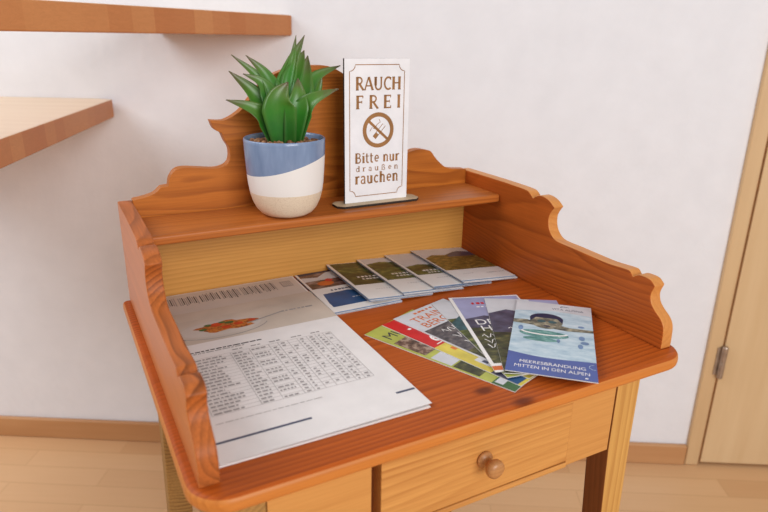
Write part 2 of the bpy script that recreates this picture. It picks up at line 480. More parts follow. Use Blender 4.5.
# ------------------------------------------------------------------ lettering
def arc(cx, cy, rx, ry, a0, a1, n=10):
    return [(cx + rx * math.cos(math.radians(a0 + (a1 - a0) * k / n)), cy + ry * math.sin(math.radians(a0 + (a1 - a0) * k / n))) for k in range(n + 1)]
TH, TN = 0.18, 0.085          # stem and hairline, in cap heights
def sf(x, y, w=0.24): return ([(x - w / 2, y), (x + w / 2, y)], 0.055)
def stem(x, y0, y1): return ([(x, y0), (x, y1)], TH)
X = 0.70
GLY = {
    'R': (0.66, [stem(.13, 0, 1), ([(.05, .965), (.30, .965)] + arc(.30, .735, .20, .23, 90, -90) + [(.13, .505)], .10), ([(.30, .50), (.62, 0)], .14), sf(.13, .0275), sf(.62, .0275, .14)]),
    'A': (0.72, [([(.03, 0), (.33, 1)], .09), ([(.35, 1), (.66, 0)], .15), ([(.15, .33), (.54, .33)], .08), sf(.04, .0275, .18), sf(.66, .0275, .20)]),
    'U': (0.74, [([(.14, 1), (.14, .34)] + arc(.37, .30, .23, .27, 180, 360) + [(.60, 1)], .11), stem(.14, .35, 1), sf(.14, .9725), sf(.60, .9725, .2)]),
    'C': (0.66, [(arc(.40, .5, .30, .46, 50, 310, 20), .12), ([(.60, .98), (.60, .75)], .06)]),
    'H': (0.78, [stem(.14, 0, 1), stem(.63, 0, 1), ([(.14, .52), (.63, .52)], .085), sf(.14, .0275), sf(.63, .0275), sf(.14, .9725), sf(.63, .9725)]),
    'F': (0.58, [stem(.14, 0, 1), ([(.04, .96), (.52, .96)], .085), ([(.14, .52), (.44, .52)], .085), sf(.14, .0275), ([(.50, .98), (.50, .80)], .06), ([(.43, .62), (.43, .42)], .05)]),
    'E': (0.62, [stem(.14, 0, 1), ([(.04, .96), (.54, .96)], .085), ([(.14, .52), (.45, .52)], .085), ([(.04, .04), (.56, .04)], .085), ([(.52, .98), (.52, .80)], .06), ([(.54, .02), (.54, .20)], .06), ([(.45, .62), (.45, .42)], .05)]),
    'I': (0.30, [stem(.15, 0, 1), sf(.15, .0275), sf(.15, .9725)]),
    'B': (0.64, [stem(.13, 0, 1), ([(.04, .96), (.30, .96)] + arc(.30, .745, .19, .215, 90, -90) + [(.13, .53)], .09), ([(.30, .53)] + arc(.32, .285, .22, .245, 90, -90) + [(.04, .04)], .10)]),
    'i': (0.28, [stem(.14, 0, X), sf(.14, .0275), ([(.02, X - .03), (.14, X - .03)], .06), ([(.14, .86), (.14, 1.0)], .15)]),
    't': (0.38, [([(.14, .92), (.14, .16)] + arc(.26, .16, .12, .13, 180, 300, 6), .12), ([(.01, X - .035), (.33, X - .035)], .07)]),
    'e': (0.52, [([(.10, .38), (.44, .38)] + arc(.27, .38, .17, .29, 0, 310, 18), .10)]),
    'n': (0.58, [stem(.13, 0, X), ([(.13, .50)] + arc(.29, .47, .155, .20, 160, 0, 8) + [(.445, 0)], .12), sf(.13, .0275, .2), sf(.445, .0275, .2), ([(.02, X - .03), (.13, X - .03)], .06)]),
    'u': (0.58, [([(.12, X), (.12, .22)] + arc(.275, .22, .155, .19, 180, 350, 8), .12), stem(.435, 0, X), ([(.02, X - .03), (.12, X - .03)], .06), ([(.33, X - .03), (.44, X - .03)], .06), sf(.47, .0275, .14)]),
    'r': (0.42, [stem(.13, 0, X), ([(.13, .48), (.22, .62), (.32, .665), (.40, .63)], .11), sf(.13, .0275, .24), ([(.02, X - .03), (.13, X - .03)], .06)]),
    'd': (0.58, [(arc(.26, .34, .17, .31, 0, 360, 20), .10), stem(.44, 0, 1), ([(.32, .9725), (.44, .9725)], .055), sf(.47, .0275, .14)]),
    'a': (0.52, [([(.09, .58)] + arc(.24, .50, .16, .165, 130, 0, 8) + [(.40, 0)], .11), (arc(.24, .20, .155, .17, 70, 360, 14), .09), sf(.43, .0275, .12)]),
    'ß': (0.60, [([(.13, 0), (.13, .70)] + arc(.28, .76, .15, .20, 180, 0, 8) + [(.40, .62), (.30, .52)] + arc(.33, .25, .17, .23, 80, -120, 10), .10), sf(.11, .0275, .22)]),
    'c': (0.48, [(arc(.28, .35, .19, .305, 48, 312, 16), .11)]),
    'h': (0.58, [stem(.13, 0, 1), ([(.13, .50)] + arc(.29, .47, .155, .20, 160, 0, 8) + [(.445, 0)], .12), sf(.13, .0275, .2), sf(.445, .0275, .2), ([(.02, .9725), (.13, .9725)], .055)]),
    ' ': (0.28, []),
}
def ribbon(bm, pts, w, M4, mi=0, closed=False):
    """a flat stroke of width w along pts (2-D), placed by M4"""
    n = len(pts); L = []; R = []
    for i in range(n):
        if closed: a, b = pts[i - 1], pts[(i + 1) % n]
        else: a, b = pts[max(i - 1, 0)], pts[min(i + 1, n - 1)]
        dx, dy = b[0] - a[0], b[1] - a[1]; d = math.hypot(dx, dy) or 1
        nx, ny = -dy / d * w / 2, dx / d * w / 2
        L.append(bm.verts.new(M4 @ Vector((pts[i][0] + nx, pts[i][1] + ny, 0)))); R.append(bm.verts.new(M4 @ Vector((pts[i][0] - nx, pts[i][1] - ny, 0))))
    for i in range(n if closed else n - 1):
        j = (i + 1) % n
        bm.faces.new((R[i], R[j], L[j], L[i])).material_index = mi
def serif_text(bm, s, x0, x1, y, cap, z, mi=0, track=0.04):
    adv = sum(GLY[c][0] for c in s) + track * (len(s) - 1)
    sx = (x1 - x0) / (adv * cap)
    cx = 0.0
    for c in s:
        a, st = GLY[c]
        for pts, w in st:
            ribbon(bm, [(x0 + (cx + p[0]) * cap * sx, y + p[1] * cap) for p in pts], w * cap * 1.25, Matrix.Translation((0, 0, z)), mi)
        cx += a + track
def font_text(bm, s, x, y, size, z, mi, width=None, ang=0.0, shear=0.0):
    cu = bpy.data.curves.new('lettering', 'FONT'); cu.body = s; cu.size = size; cu.shear = shear
    o = bpy.data.objects.new('lettering', cu); COL.objects.link(o)
    bpy.context.view_layer.update()
    me = bpy.data.meshes.new_from_object(o.evaluated_get(bpy.context.evaluated_depsgraph_get()))
    bpy.data.objects.remove(o); bpy.data.curves.remove(cu)
    xs = [v.co.x for v in me.vertices]
    k = width / (max(xs) - min(xs)) if width else 1.0
    M4 = Matrix.Translation((x, y, z)) @ Matrix.Rotation(ang, 4, 'Z') @ Matrix.Diagonal((k, 1, 1, 1))
    vs = [bm.verts.new(M4 @ v.co) for v in me.vertices]
    for p in me.polygons:
        try: bm.faces.new([vs[i] for i in p.vertices]).material_index = mi
        except ValueError: pass
    bpy.data.meshes.remove(me)
def poly(bm, pts, z, mi): bm.faces.new([bm.verts.new((p[0], p[1], z)) for p in pts]).material_index = mi
def rect(bm, x0, x1, y0, y1, z, mi): poly(bm, [(x0, y0), (x1, y0), (x1, y1), (x0, y1)], z, mi)
def flip_up(bm):
    for f in bm.faces:
        f.normal_update()
        if f.normal.z < 0: f.normal_flip()

# ------------------------------------------------------------------ no-smoking sign
sgn = empty('table_sign', Wd(0.3235, -0.0585, 0.1181), A, 'white upright sign with gold-brown lettering on the desk shelf', 'sign')
M['signwhite'] = plain('sign_white', (238, 236, 238), 0.45, 0.4, 0.015)
M['signedge'] = plain('sign_dark_edge', (52, 40, 34), 0.6, 0.3)
M['gold'] = plain('sign_gold_brown', (160, 112, 64), 0.5, 0.35, 0.05)
M['footwood'] = plain('sign_foot_wood', (206, 182, 148), 0.5, 0.35, 0.05)
bm = bmesh.new()
def chamf(x0, x1, y0, y1, c): return [(x0 + c, y0), (x1 - c, y0), (x1, y0 + c), (x1, y1 - c), (x1 - c, y1), (x0 + c, y1), (x0, y1 - c), (x0, y0 + c)]
prism(bm, chamf(-0.0660, 0.0660, -0.0170, 0.0160, 0.008), 'z', 0.0002, 0.0034)
f0 = bm.faces[:]
for f in f0:
    f.normal_update()
bmesh.ops.recalc_face_normals(bm, faces=bm.faces[:])
for f in bm.faces: f.material_index = 1 if f.normal.z > 0.5 else 0
obj('foot', bm, [M['signedge'], M['footwood']], sgn)
SW, SH = 0.0995, 0.1965      # plate
bm = bmesh.new(); box(bm, -0.0505, -0.0505 + SW, -0.0020, 0.0022, 0.0036, 0.0036 + SH)
bmesh.ops.recalc_face_normals(bm, faces=bm.faces[:])
for f in bm.faces: f.material_index = 1 if f.normal.y < -0.5 else 0
plate = obj('plate', bm, [M['signedge'], M['signwhite']], sgn)
# print: drawn in plate coordinates (x right, y up from the plate's bottom left), then stood up
bm = bmesh.new()
def fy(px): return SH - (px - 28) * 0.000443
x0, x1, y0, y1, rr = 0.0075, 0.0915, 0.0090, SH - 0.0080, 0.0085
fr = []
for (cx, cy, a0, a1) in ((x0, y0, 90, 0), (x1, y0, 180, 90), (x1, y1, 270, 180), (x0, y1, 360, 270)):
    fr += arc(cx, cy, rr, rr, a0, a1, 6)
ribbon(bm, fr, 0.0011, Matrix.Identity(4), 0, True)
serif_text(bm, 'RAUCH', 0.0165, 0.0865, fy(121), 0.0172, 0)
serif_text(bm, 'FREI', 0.0165, 0.0865, fy(177), 0.0178, 0, track=0.36)
serif_text(bm, 'Bitte nur', 0.0155, 0.0860, fy(345), 0.0142, 0, track=0.05)
serif_text(bm, 'draußen', 0.0165, 0.0845, fy(372), 0.0080, 0, track=0.34)
serif_text(bm, 'rauchen', 0.0155, 0.0850, fy(412), 0.0160, 0, track=0.06)
cx, cy = 0.0515, fy(244)
ribbon(bm, arc(cx, cy, 0.0215, 0.0215, 0, 360, 40)[:-1], 0.0058, Matrix.Identity(4), 0, True)
def cig(u, v): # cigarette frame, running up to the right
    c, s = math.cos(math.radians(48)), math.sin(math.radians(48)); return (cx + 0.001 + u * c - v * s, cy - 0.002 + u * s + v * c)
ribbon(bm, [cig(-0.011, -0.0026), cig(0.012, -0.0026), cig(0.012, 0.0026), cig(-0.011, 0.0026)], 0.0009, Matrix.Identity(4), 0, True)
bm.faces.new([bm.verts.new((*cig(a, b), 0)) for a, b in ((-0.011, -0.003), (-0.0035, -0.003), (-0.0035, 0.003), (-0.011, 0.003))])
ribbon(bm, [(cx - 0.013, cy - 0.001), (cx - 0.010, cy + 0.004), (cx - 0.006, cy + 0.002), (cx - 0.002, cy + 0.008), (cx + 0.003, cy + 0.011), (cx + 0.001, cy + 0.015)], 0.0009, Matrix.Identity(4), 0)
ribbon(bm, [(cx - 0.0145, cy + 0.0125), (cx + 0.0145, cy - 0.0130)], 0.0038, Matrix.Identity(4), 0)
bmesh.ops.transform(bm, matrix=Matrix.Translation((-0.0505, -0.00215, 0.0036)) @ Matrix.Rotation(PI / 2, 4, 'X'), verts=bm.verts[:])
tag(obj('print', bm, M['gold'], plate, recalc=False), 'gold-brown lettering, frame line and no-smoking ring')

# ------------------------------------------------------------------ potted plant
K = 0.982
pot_root = empty('potted_succulent', Wd(0.187, -0.060, 0.1181), A, 'green artificial succulent in a blue, white and beige ceramic pot', 'plant')
def pot_mat():
    N = NT('glazed_pot', 0.25, 0.5)
    P = N.coords('Object')
    sx = N.n('ShaderNodeSeparateXYZ'); N.l(P, sx.inputs[0])
    # glaze line: tilted plane with a soft bend
    xx = N.math('ADD', N.math('MULTIPLY', sx.outputs[0], 0.89), N.math('MULTIPLY', sx.outputs[1], -0.46))
    ln = N.math('ADD', N.math('MULTIPLY', xx, 0.235), N.math('MULTIPLY', N.math('MULTIPLY', xx, xx), 1.6))
    ln = N.math('ADD', ln, 0.0640)
    blue = N.math('GREATER_THAN', sx.outputs[2], ln)
    white = N.math('GREATER_THAN', sx.outputs[2], 0.0335)
    n = N.noise(N.vmath('MULTIPLY', P, (60, 60, 14)), 1.0, 3, 0.6)
    cb = N.ramp(n, [(0.3, (112, 132, 164)), (0.7, (138, 156, 186))])
    sp_ = N.noise(P, 900, 1)
    cs = N.ramp(sp_, [(0.32, (212, 188, 160)), (0.5, (228, 208, 182))])
    c = N.mix(white, cs, srgb((236, 230, 224)))
    c = N.mix(blue, c, cb)
    N.color(c)
    N.val(N.b.inputs['Roughness'], N.math('SUBTRACT', 0.55, N.math('MULTIPLY', blue, 0.35)))
    return N.m
PR, PH = 0.950, 1.065
bm = bmesh.new()
lathe(bm, [(PR * r, PH * h) for r, h in ((0.0260, 0.0003), (0.0310, 0.0012), (0.0370, 0.0045), (0.0425, 0.0105), (0.0470, 0.0190), (0.0502, 0.0290), (0.0522, 0.0410), (0.0536, 0.0560),
           (0.0548, 0.0740), (0.0556, 0.0920), (0.0556, 0.0950), (0.0546, 0.0962), (0.0532, 0.0958), (0.0526, 0.0930), (0.0520, 0.0700), (0.0505, 0.0600))], 64, cap=False)
lathe_bottom = [v for v in bm.verts if v.co.z < 0.0005]
bmesh.ops.contextual_create(bm, geom=lathe_bottom)
obj('pot', bm, pot_mat(), pot_root, smooth=True)
# gravel: countless small clay pebbles
random.seed(4)
bm = bmesh.new()
lathe(bm, [(0.0488, 0.090), (0.0485, 0.0940), (0.030, 0.0952), (0.004, 0.0955)], 32)
for k in range(150):
    r = 0.046 * math.sqrt(random.random()); a = random.random() * 2 * PI
    s = random.uniform(0.0028, 0.0050)
    m4 = Matrix.Translation((r * math.cos(a) * 0.95, r * math.sin(a) * 0.95, 0.0958)) @ Matrix.Rotation(random.random() * 6, 4, 'X') @ Matrix.Diagonal((s, s * random.uniform(.6, 1), s * random.uniform(.6, 1), 1))
    bmesh.ops.create_icosphere(bm, subdivisions=1, radius=1, matrix=m4)
M['pebble'] = photo('clay_pebbles', [(0.3, (92, 58, 38)), (0.5, (140, 92, 60)), (0.7, (180, 138, 100))], 140, (1, 1, 1), 0.8, 2)
g = obj('gravel', bm, M['pebble'], pot_root, smooth=True); g['kind'] = 'stuff'

def leaf_mat():
    N = NT('succulent_leaf', 0.34, 0.45)
    g = N.n('ShaderNodeUVMap'); g.uv_map = 'UVMap'
    s = N.n('ShaderNodeSeparateXYZ'); N.l(g.outputs[0], s.inputs[0])
    n = N.noise(N.coords('Object'), 70, 3)
    base = N.ramp(N.math('ADD', s.outputs[1], N.math('MULTIPLY', N.math('SUBTRACT', n, 0.5), 0.35)),
                  [(0.0, (30, 88, 28)), (0.4, (52, 126, 36)), (0.75, (84, 124, 46)), (1.0, (98, 86, 58))])
    e = N.math('ABSOLUTE', N.math('SUBTRACT', s.outputs[0], 0.5))
    e = N.math('POWER', N.math('MULTIPLY', e, 2.0), 5.0)
    N.color(N.mix(N.math('MULTIPLY', e, 0.25), base, srgb((98, 84, 58))))
    N.b.inputs['Subsurface Weight'].default_value = 0.0
    return N.m
M['leaf'] = leaf_mat()
LEAVES = [
    ((-0.0068, 0.0023, 0.0924), (-0.0198, 0.0056, 0.1149), (-0.0367, 0.0041, 0.1338), (-0.0704, 0.0153, 0.1470), 0.0147, 0),
    ((-0.0063, 0.0077, 0.0929), (-0.0179, 0.0100, 0.1247), (-0.0316, 0.0220, 0.1522), (-0.0601, 0.0310, 0.1810), 0.0160, 0),
    ((-0.0013, 0.0100, 0.0936), (-0.0105, 0.0100, 0.1373), (-0.0251, 0.0220, 0.1723), (-0.0556, 0.0310, 0.2011), 0.0100, 0),
    ((0.0002, 0.0100, 0.0949), (-0.0048, 0.0100, 0.1410), (-0.0143, 0.0220, 0.1746), (-0.0368, 0.0310, 0.2005), 0.0120, 0),
    ((-0.0049, 0.0035, 0.0934), (-0.0131, 0.0080, 0.1400), (-0.0208, 0.0160, 0.1648), (-0.0446, 0.0203, 0.1782), 0.0120, 0),
    ((0.0017, 0.0062, 0.0953), (0.0051, 0.0100, 0.1471), (0.0206, 0.0220, 0.1869), (0.0442, 0.0310, 0.2259), 0.0134, 1),
    ((0.0027, 0.0091, 0.0948), (0.0081, 0.0120, 0.1534), (0.0236, 0.0240, 0.1945), (0.0322, 0.0310, 0.2258), 0.0070, 1),
    ((0.0069, 0.0012, 0.0944), (0.0230, 0.0080, 0.1400), (0.0353, 0.0180, 0.1688), (0.0470, 0.0280, 0.1999), 0.0200, 1),
    ((-0.0009, -0.0047, 0.0917), (-0.0076, -0.0084, 0.1263), (-0.0088, -0.0107, 0.1493), (0.0043, -0.0100, 0.1688), 0.0225, 1),
    ((0.0066, -0.0070, 0.0916), (0.0125, -0.0120, 0.1260), (0.0178, -0.0100, 0.1512), (0.0218, 0.0003, 0.1729), 0.0155, 1),
    ((0.0115, 0.0022, 0.0940), (0.0315, 0.0100, 0.1411), (0.0543, 0.0220, 0.1710), (0.0946, 0.0271, 0.1874), 0.0127, 0),
    ((0.0132, 0.0030, 0.0937), (0.0356, 0.0130, 0.1357), (0.0554, 0.0240, 0.1552), (0.0683, 0.0310, 0.1755), 0.0134, 0),
    ((0.0097, -0.0064, 0.0927), (0.0197, -0.0123, 0.1230), (0.0318, -0.0220, 0.1453), (0.0618, -0.0377, 0.1615), 0.0154, 0),
    ((0.0058, 0.0100, 0.0945), (0.0122, 0.0120, 0.1533), (0.0304, 0.0230, 0.1868), (0.0429, 0.0300, 0.2069), 0.0134, 1),
]
VIEWN = Vector((-0.32, -0.94, 0.25)).normalized()
def make_leaf(P, hw, front):
    b, m1, m2, t = [Vector(p) * K + Vector((0, 0, 0.0068)) for p in P]
    b = b.copy(); b.z = 0.086
    n, nx = 22, 8
    # Catmull-Rom centre line through the four points
    pts = [b, m1, m2, t]
    def cr(u):
        u *= 3; i = min(int(u), 2); f = u - i
        p1, p2 = pts[i], pts[i + 1]
        p0 = pts[i - 1] if i else 2 * p1 - p2
        p3 = pts[i + 2] if i < 2 else 2 * p2 - p1
        return 0.5 * ((2 * p1) + (p2 - p0) * f + (2 * p0 - 5 * p1 + 4 * p2 - p3) * f * f + (3 * p1 - p0 - 3 * p2 + p3) * f ** 3)
    bm = bmesh.new(); uvl = bm.loops.layers.uv.new('UVMap')
    grid = []
    horiz = Vector((t.x - b.x, t.y - b.y, 0))
    up = Vector((-horiz.x, -horiz.y, 0)) * 4 + Vector((0, 0, 0.7))        # the upper face looks up and towards the rosette axis
    for i in range(n + 1):
        u = i / n
        c = cr(u); tan = (cr(min(u + 0.02, 1)) - cr(max(u - 0.02, 0))).normalized()
        nn = (VIEWN * (1.0 if front else 0.75) + up * (0.05 if front else 0.45)); nn = (nn - tan * nn.dot(tan)).normalized()
        side = tan.cross(nn).normalized()
        w = hw * K * (0.60 + 0.40 * math.sin(min(u / 0.5, 1) * PI / 2)) * (1.0 if u < 0.45 else max(0.03, (1 - ((u - 0.45) / 0.55) ** 1.5) * (1 - 0.12 * math.sin((u - 0.45) / 0.55 * PI))))
        row = []
        for j in range(nx + 1):
            s = j / nx * 2 - 1
            row.append((c + side * (s * w) + nn * ((s * s) * w * 0.42 - 0.0012), (j / nx, u)))
        grid.append((row, nn))
    top = [[bm.verts.new(p) for p, _ in row] for row, _ in grid]
    bot = [[bm.verts.new(p - nn * 0.0016 * (1 - (2 * j / nx - 1) ** 2 * 0.9)) for j, (p, _) in enumerate(row)] for row, nn in grid]
    def quad(vs, uv):
        f = bm.faces.new(vs)
        for l, c in zip(f.loops, uv): l[uvl].uv = c
    for i in range(n):
        for j in range(nx):
            uv = [grid[i][0][j][1], grid[i][0][j + 1][1], grid[i + 1][0][j + 1][1], grid[i + 1][0][j][1]]
            quad((top[i][j], top[i][j + 1], top[i + 1][j + 1], top[i + 1][j]), uv)
            quad((bot[i][j], bot[i + 1][j], bot[i + 1][j + 1], bot[i][j + 1]), [uv[0], uv[3], uv[2], uv[1]])
    for i in range(n):
        for j in (0, nx):
            quad((top[i][j], top[i + 1][j], bot[i + 1][j], bot[i][j]), [(j / nx, i / n), (j / nx, (i + 1) / n), (j / nx, (i + 1) / n), (j / nx, i / n)])
    quad(top[n] + bot[n][::-1], [(0.5, 1)] * (2 * nx + 2)); quad(top[0] + bot[0][::-1], [(0.5, 0)] * (2 * nx + 2))
    obj('leaf', bm, M['leaf'], pot_root, smooth=True)
for (b, m1, m2, t, hw, fr_) in LEAVES: make_leaf((b, m1, m2, t), hw, fr_)

# ------------------------------------------------------------------ printed matter: shared materials
M['paper'] = plain('white_paper', (230, 224, 221), 0.6, 0.3, 0.01)
M['edges'] = plain('paper_edges', (214, 210, 208), 0.8, 0.2, 0.05, 300)
M['white'] = plain('print_white', (236, 232, 228), 0.4, 0.4, 0.01)
M['grey'] = plain('print_grey', (162, 155, 153), 0.6, 0.3, 0.04)
M['midgrey'] = plain('print_mid_grey', (196, 189, 186), 0.6, 0.3, 0.03)
M['dark'] = plain('print_charcoal', (66, 62, 66), 0.6, 0.3, 0.04)
M['slate'] = plain('print_slate_blue', (84, 88, 108), 0.6, 0.3, 0.04)
M['beige'] = plain('print_beige', (204, 190, 176), 0.55, 0.3, 0.03, 14)
M['beige2'] = plain('print_plate_rim', (202, 191, 180), 0.55, 0.3, 0.03, 14)
M['palegrey'] = plain('print_pale_grey', (206, 196, 188), 0.55, 0.3, 0.02, 14)
M['red'] = plain('print_red', (204, 36, 40), 0.35, 0.4, 0.03)
M['orange'] = plain('print_orange', (214, 108, 46), 0.4, 0.4, 0.05)
M['yellow'] = plain('print_yellow', (216, 196, 84), 0.4, 0.4, 0.05)
M['lime'] = plain('print_lime', (176, 180, 84), 0.4, 0.4, 0.05)
M['green'] = plain('print_green', (64, 104, 58), 0.4, 0.4, 0.08)
M['lilac'] = plain('print_lilac', (158, 158, 192), 0.4, 0.4, 0.05, 20)
M['navy'] = plain('print_navy', (30, 42, 74), 0.4, 0.4, 0.05)
M['blue'] = plain('print_blue', (40, 84, 132), 0.4, 0.4, 0.05)
M['ultra'] = plain('print_ultramarine', (72, 92, 156), 0.35, 0.45, 0.03, 20)
M['sky'] = plain('print_sky', (206, 206, 210), 0.4, 0.4, 0.03, 25)
M['teal'] = plain('print_teal', (56, 92, 98), 0.4, 0.4, 0.12, 90)
M['mount'] = photo('print_mountain', [(0.3, (52, 50, 66)), (0.6, (84, 82, 104)), (0.8, (110, 108, 128))], 40)
M['wildflower'] = photo('print_heath', [(0.30, (44, 42, 24)), (0.46, (104, 86, 40)), (0.58, (150, 118, 52)), (0.72, (206, 180, 120))], 85, (1, 2.2, 1))
M['meadow'] = photo('print_meadow', [(0.32, (38, 44, 24)), (0.5, (76, 88, 44)), (0.62, (122, 126, 66)), (0.76, (170, 164, 96))], 60, (1, 2, 1))
M['forest'] = photo('print_forest', [(0.32, (30, 32, 20)), (0.52, (62, 66, 36)), (0.68, (110, 106, 60))], 55, (1, 2, 1))
M['crowd'] = photo('print_crowd', [(0.32, (46, 36, 32)), (0.5, (112, 84, 70)), (0.62, (178, 152, 132)), (0.76, (92, 104, 120))], 130, (1, 1, 1))
M['crowdgrey'] = photo('print_dusk', [(0.3, (48, 46, 50)), (0.5, (84, 80, 84)), (0.7, (130, 122, 118))], 90)
M['sunset'] = photo('print_sunset', [(0.35, (54, 40, 44)), (0.5, (112, 78, 66)), (0.7, (176, 156, 152))], 40, (1, 2.5, 1))
M['water'] = photo('print_water', [(0.30, (150, 178, 196)), (0.5, (184, 204, 214)), (0.7, (208, 220, 226))], 42, (1, 2.4, 1))
M['skin'] = photo('print_skin', [(0.35, (70, 76, 72)), (0.5, (124, 122, 106)), (0.7, (190, 180, 152))], 120, (1, 1, 1))
M['float'] = photo('print_float', [(0.35, (52, 112, 110)), (0.55, (104, 156, 150)), (0.75, (190, 210, 204))], 80, (1, 2, 1))
M['ripple'] = plain('print_ripple_blue', (116, 146, 184), 0.35, 0.4, 0.08)
M['dish'] = photo('print_salmon', [(0.32, (110, 66, 34)), (0.5, (190, 104, 46)), (0.62, (206, 132, 60)), (0.75, (104, 116, 46))], 190, (1, 1, 1))
M['tomato'] = plain('print_tomato', (206, 74, 40), 0.5, 0.3, 0.06, 120)
PAL = ['white', 'grey', 'midgrey', 'dark', 'slate', 'beige', 'beige2', 'palegrey', 'red', 'orange', 'yellow', 'lime', 'green', 'lilac', 'navy', 'blue', 'ultra', 'sky', 'teal',
       'mount', 'wildflower', 'meadow', 'forest', 'crowd', 'crowdgrey', 'sunset', 'water', 'skin', 'float', 'ripple', 'dish', 'tomato', 'paper']
def finish_print(name, bm, parent, label=None):
    """link a printed face with only the inks it uses"""
    flip_up(bm)
    used = sorted({f.material_index for f in bm.faces})
    mp = {u: i for i, u in enumerate(used)}
    for f in bm.faces: f.material_index = mp[f.material_index]
    o = obj(name, bm, [M[PAL[u]] for u in used], parent, recalc=False)
    if label: o['label'] = label
    return o
def I(n): return PAL.index(n)
E1 = 0.00008                   # one layer of ink

# ------------------------------------------------------------------ A4 sheets
def sheet(x, y, z, ang, thick, label, fn=None, name='paper_sheet', layers=1):
    """A4 lying flat; origin at its far left corner"""
    L, B = 0.297, 0.210
    r = empty(name, Wd(x, y, z), A + ang, label, 'paper', 'menu sheets on the left of the table top')
    bm = bmesh.new()
    for k in range(layers):
        ox, oy = random.uniform(-0.0012, 0.0012), random.uniform(-0.0012, 0.0012)
        if k == layers - 1: ox = oy = 0
        box(bm, ox, B + ox, -L + oy, oy, thick * k / layers, thick * (k + 1) / layers - 0.00008)
    obj('sheet', bm, M['paper'], r)
    if fn:
        bm = bmesh.new(); fn(bm, thick + E1 * 0.2); finish_print('print', bm, r)
    return r
random.seed(11)
def back_print(bm, z):
    # band of small upright text columns along the far edge
    rect(bm, 0.003, 0.207, -0.0715, -0.003, z, I('palegrey'))
    for k in range(62):
        x = 0.012 + k * 0.00262
        y0 = -0.0115 - random.random() * 0.006; y1 = -0.037 - random.random() * 0.008
        if k % 11 == 9: continue
        rect(bm, x, x + 0.0015, y1, y0, z + E1, I('grey') if k % 3 else I('dark'))
    rect(bm, 0.183, 0.199, -0.037, -0.016, z + E1, I('grey'))
    for k in range(5): rect(bm, 0.185 + k * 0.0028, 0.1865 + k * 0.0028, -0.035, -0.018, z + 2 * E1, I('palegrey'))
def mid_print(bm, z): rect(bm, 0.0, 0.210, -0.060, -0.0003, z, I('beige'))
def top_print(bm, z):
    n0 = len(bm.verts)
    top_ink(bm, z)
    bmesh.ops.translate(bm, verts=bm.verts[:], vec=(0, 0.0273, 0))
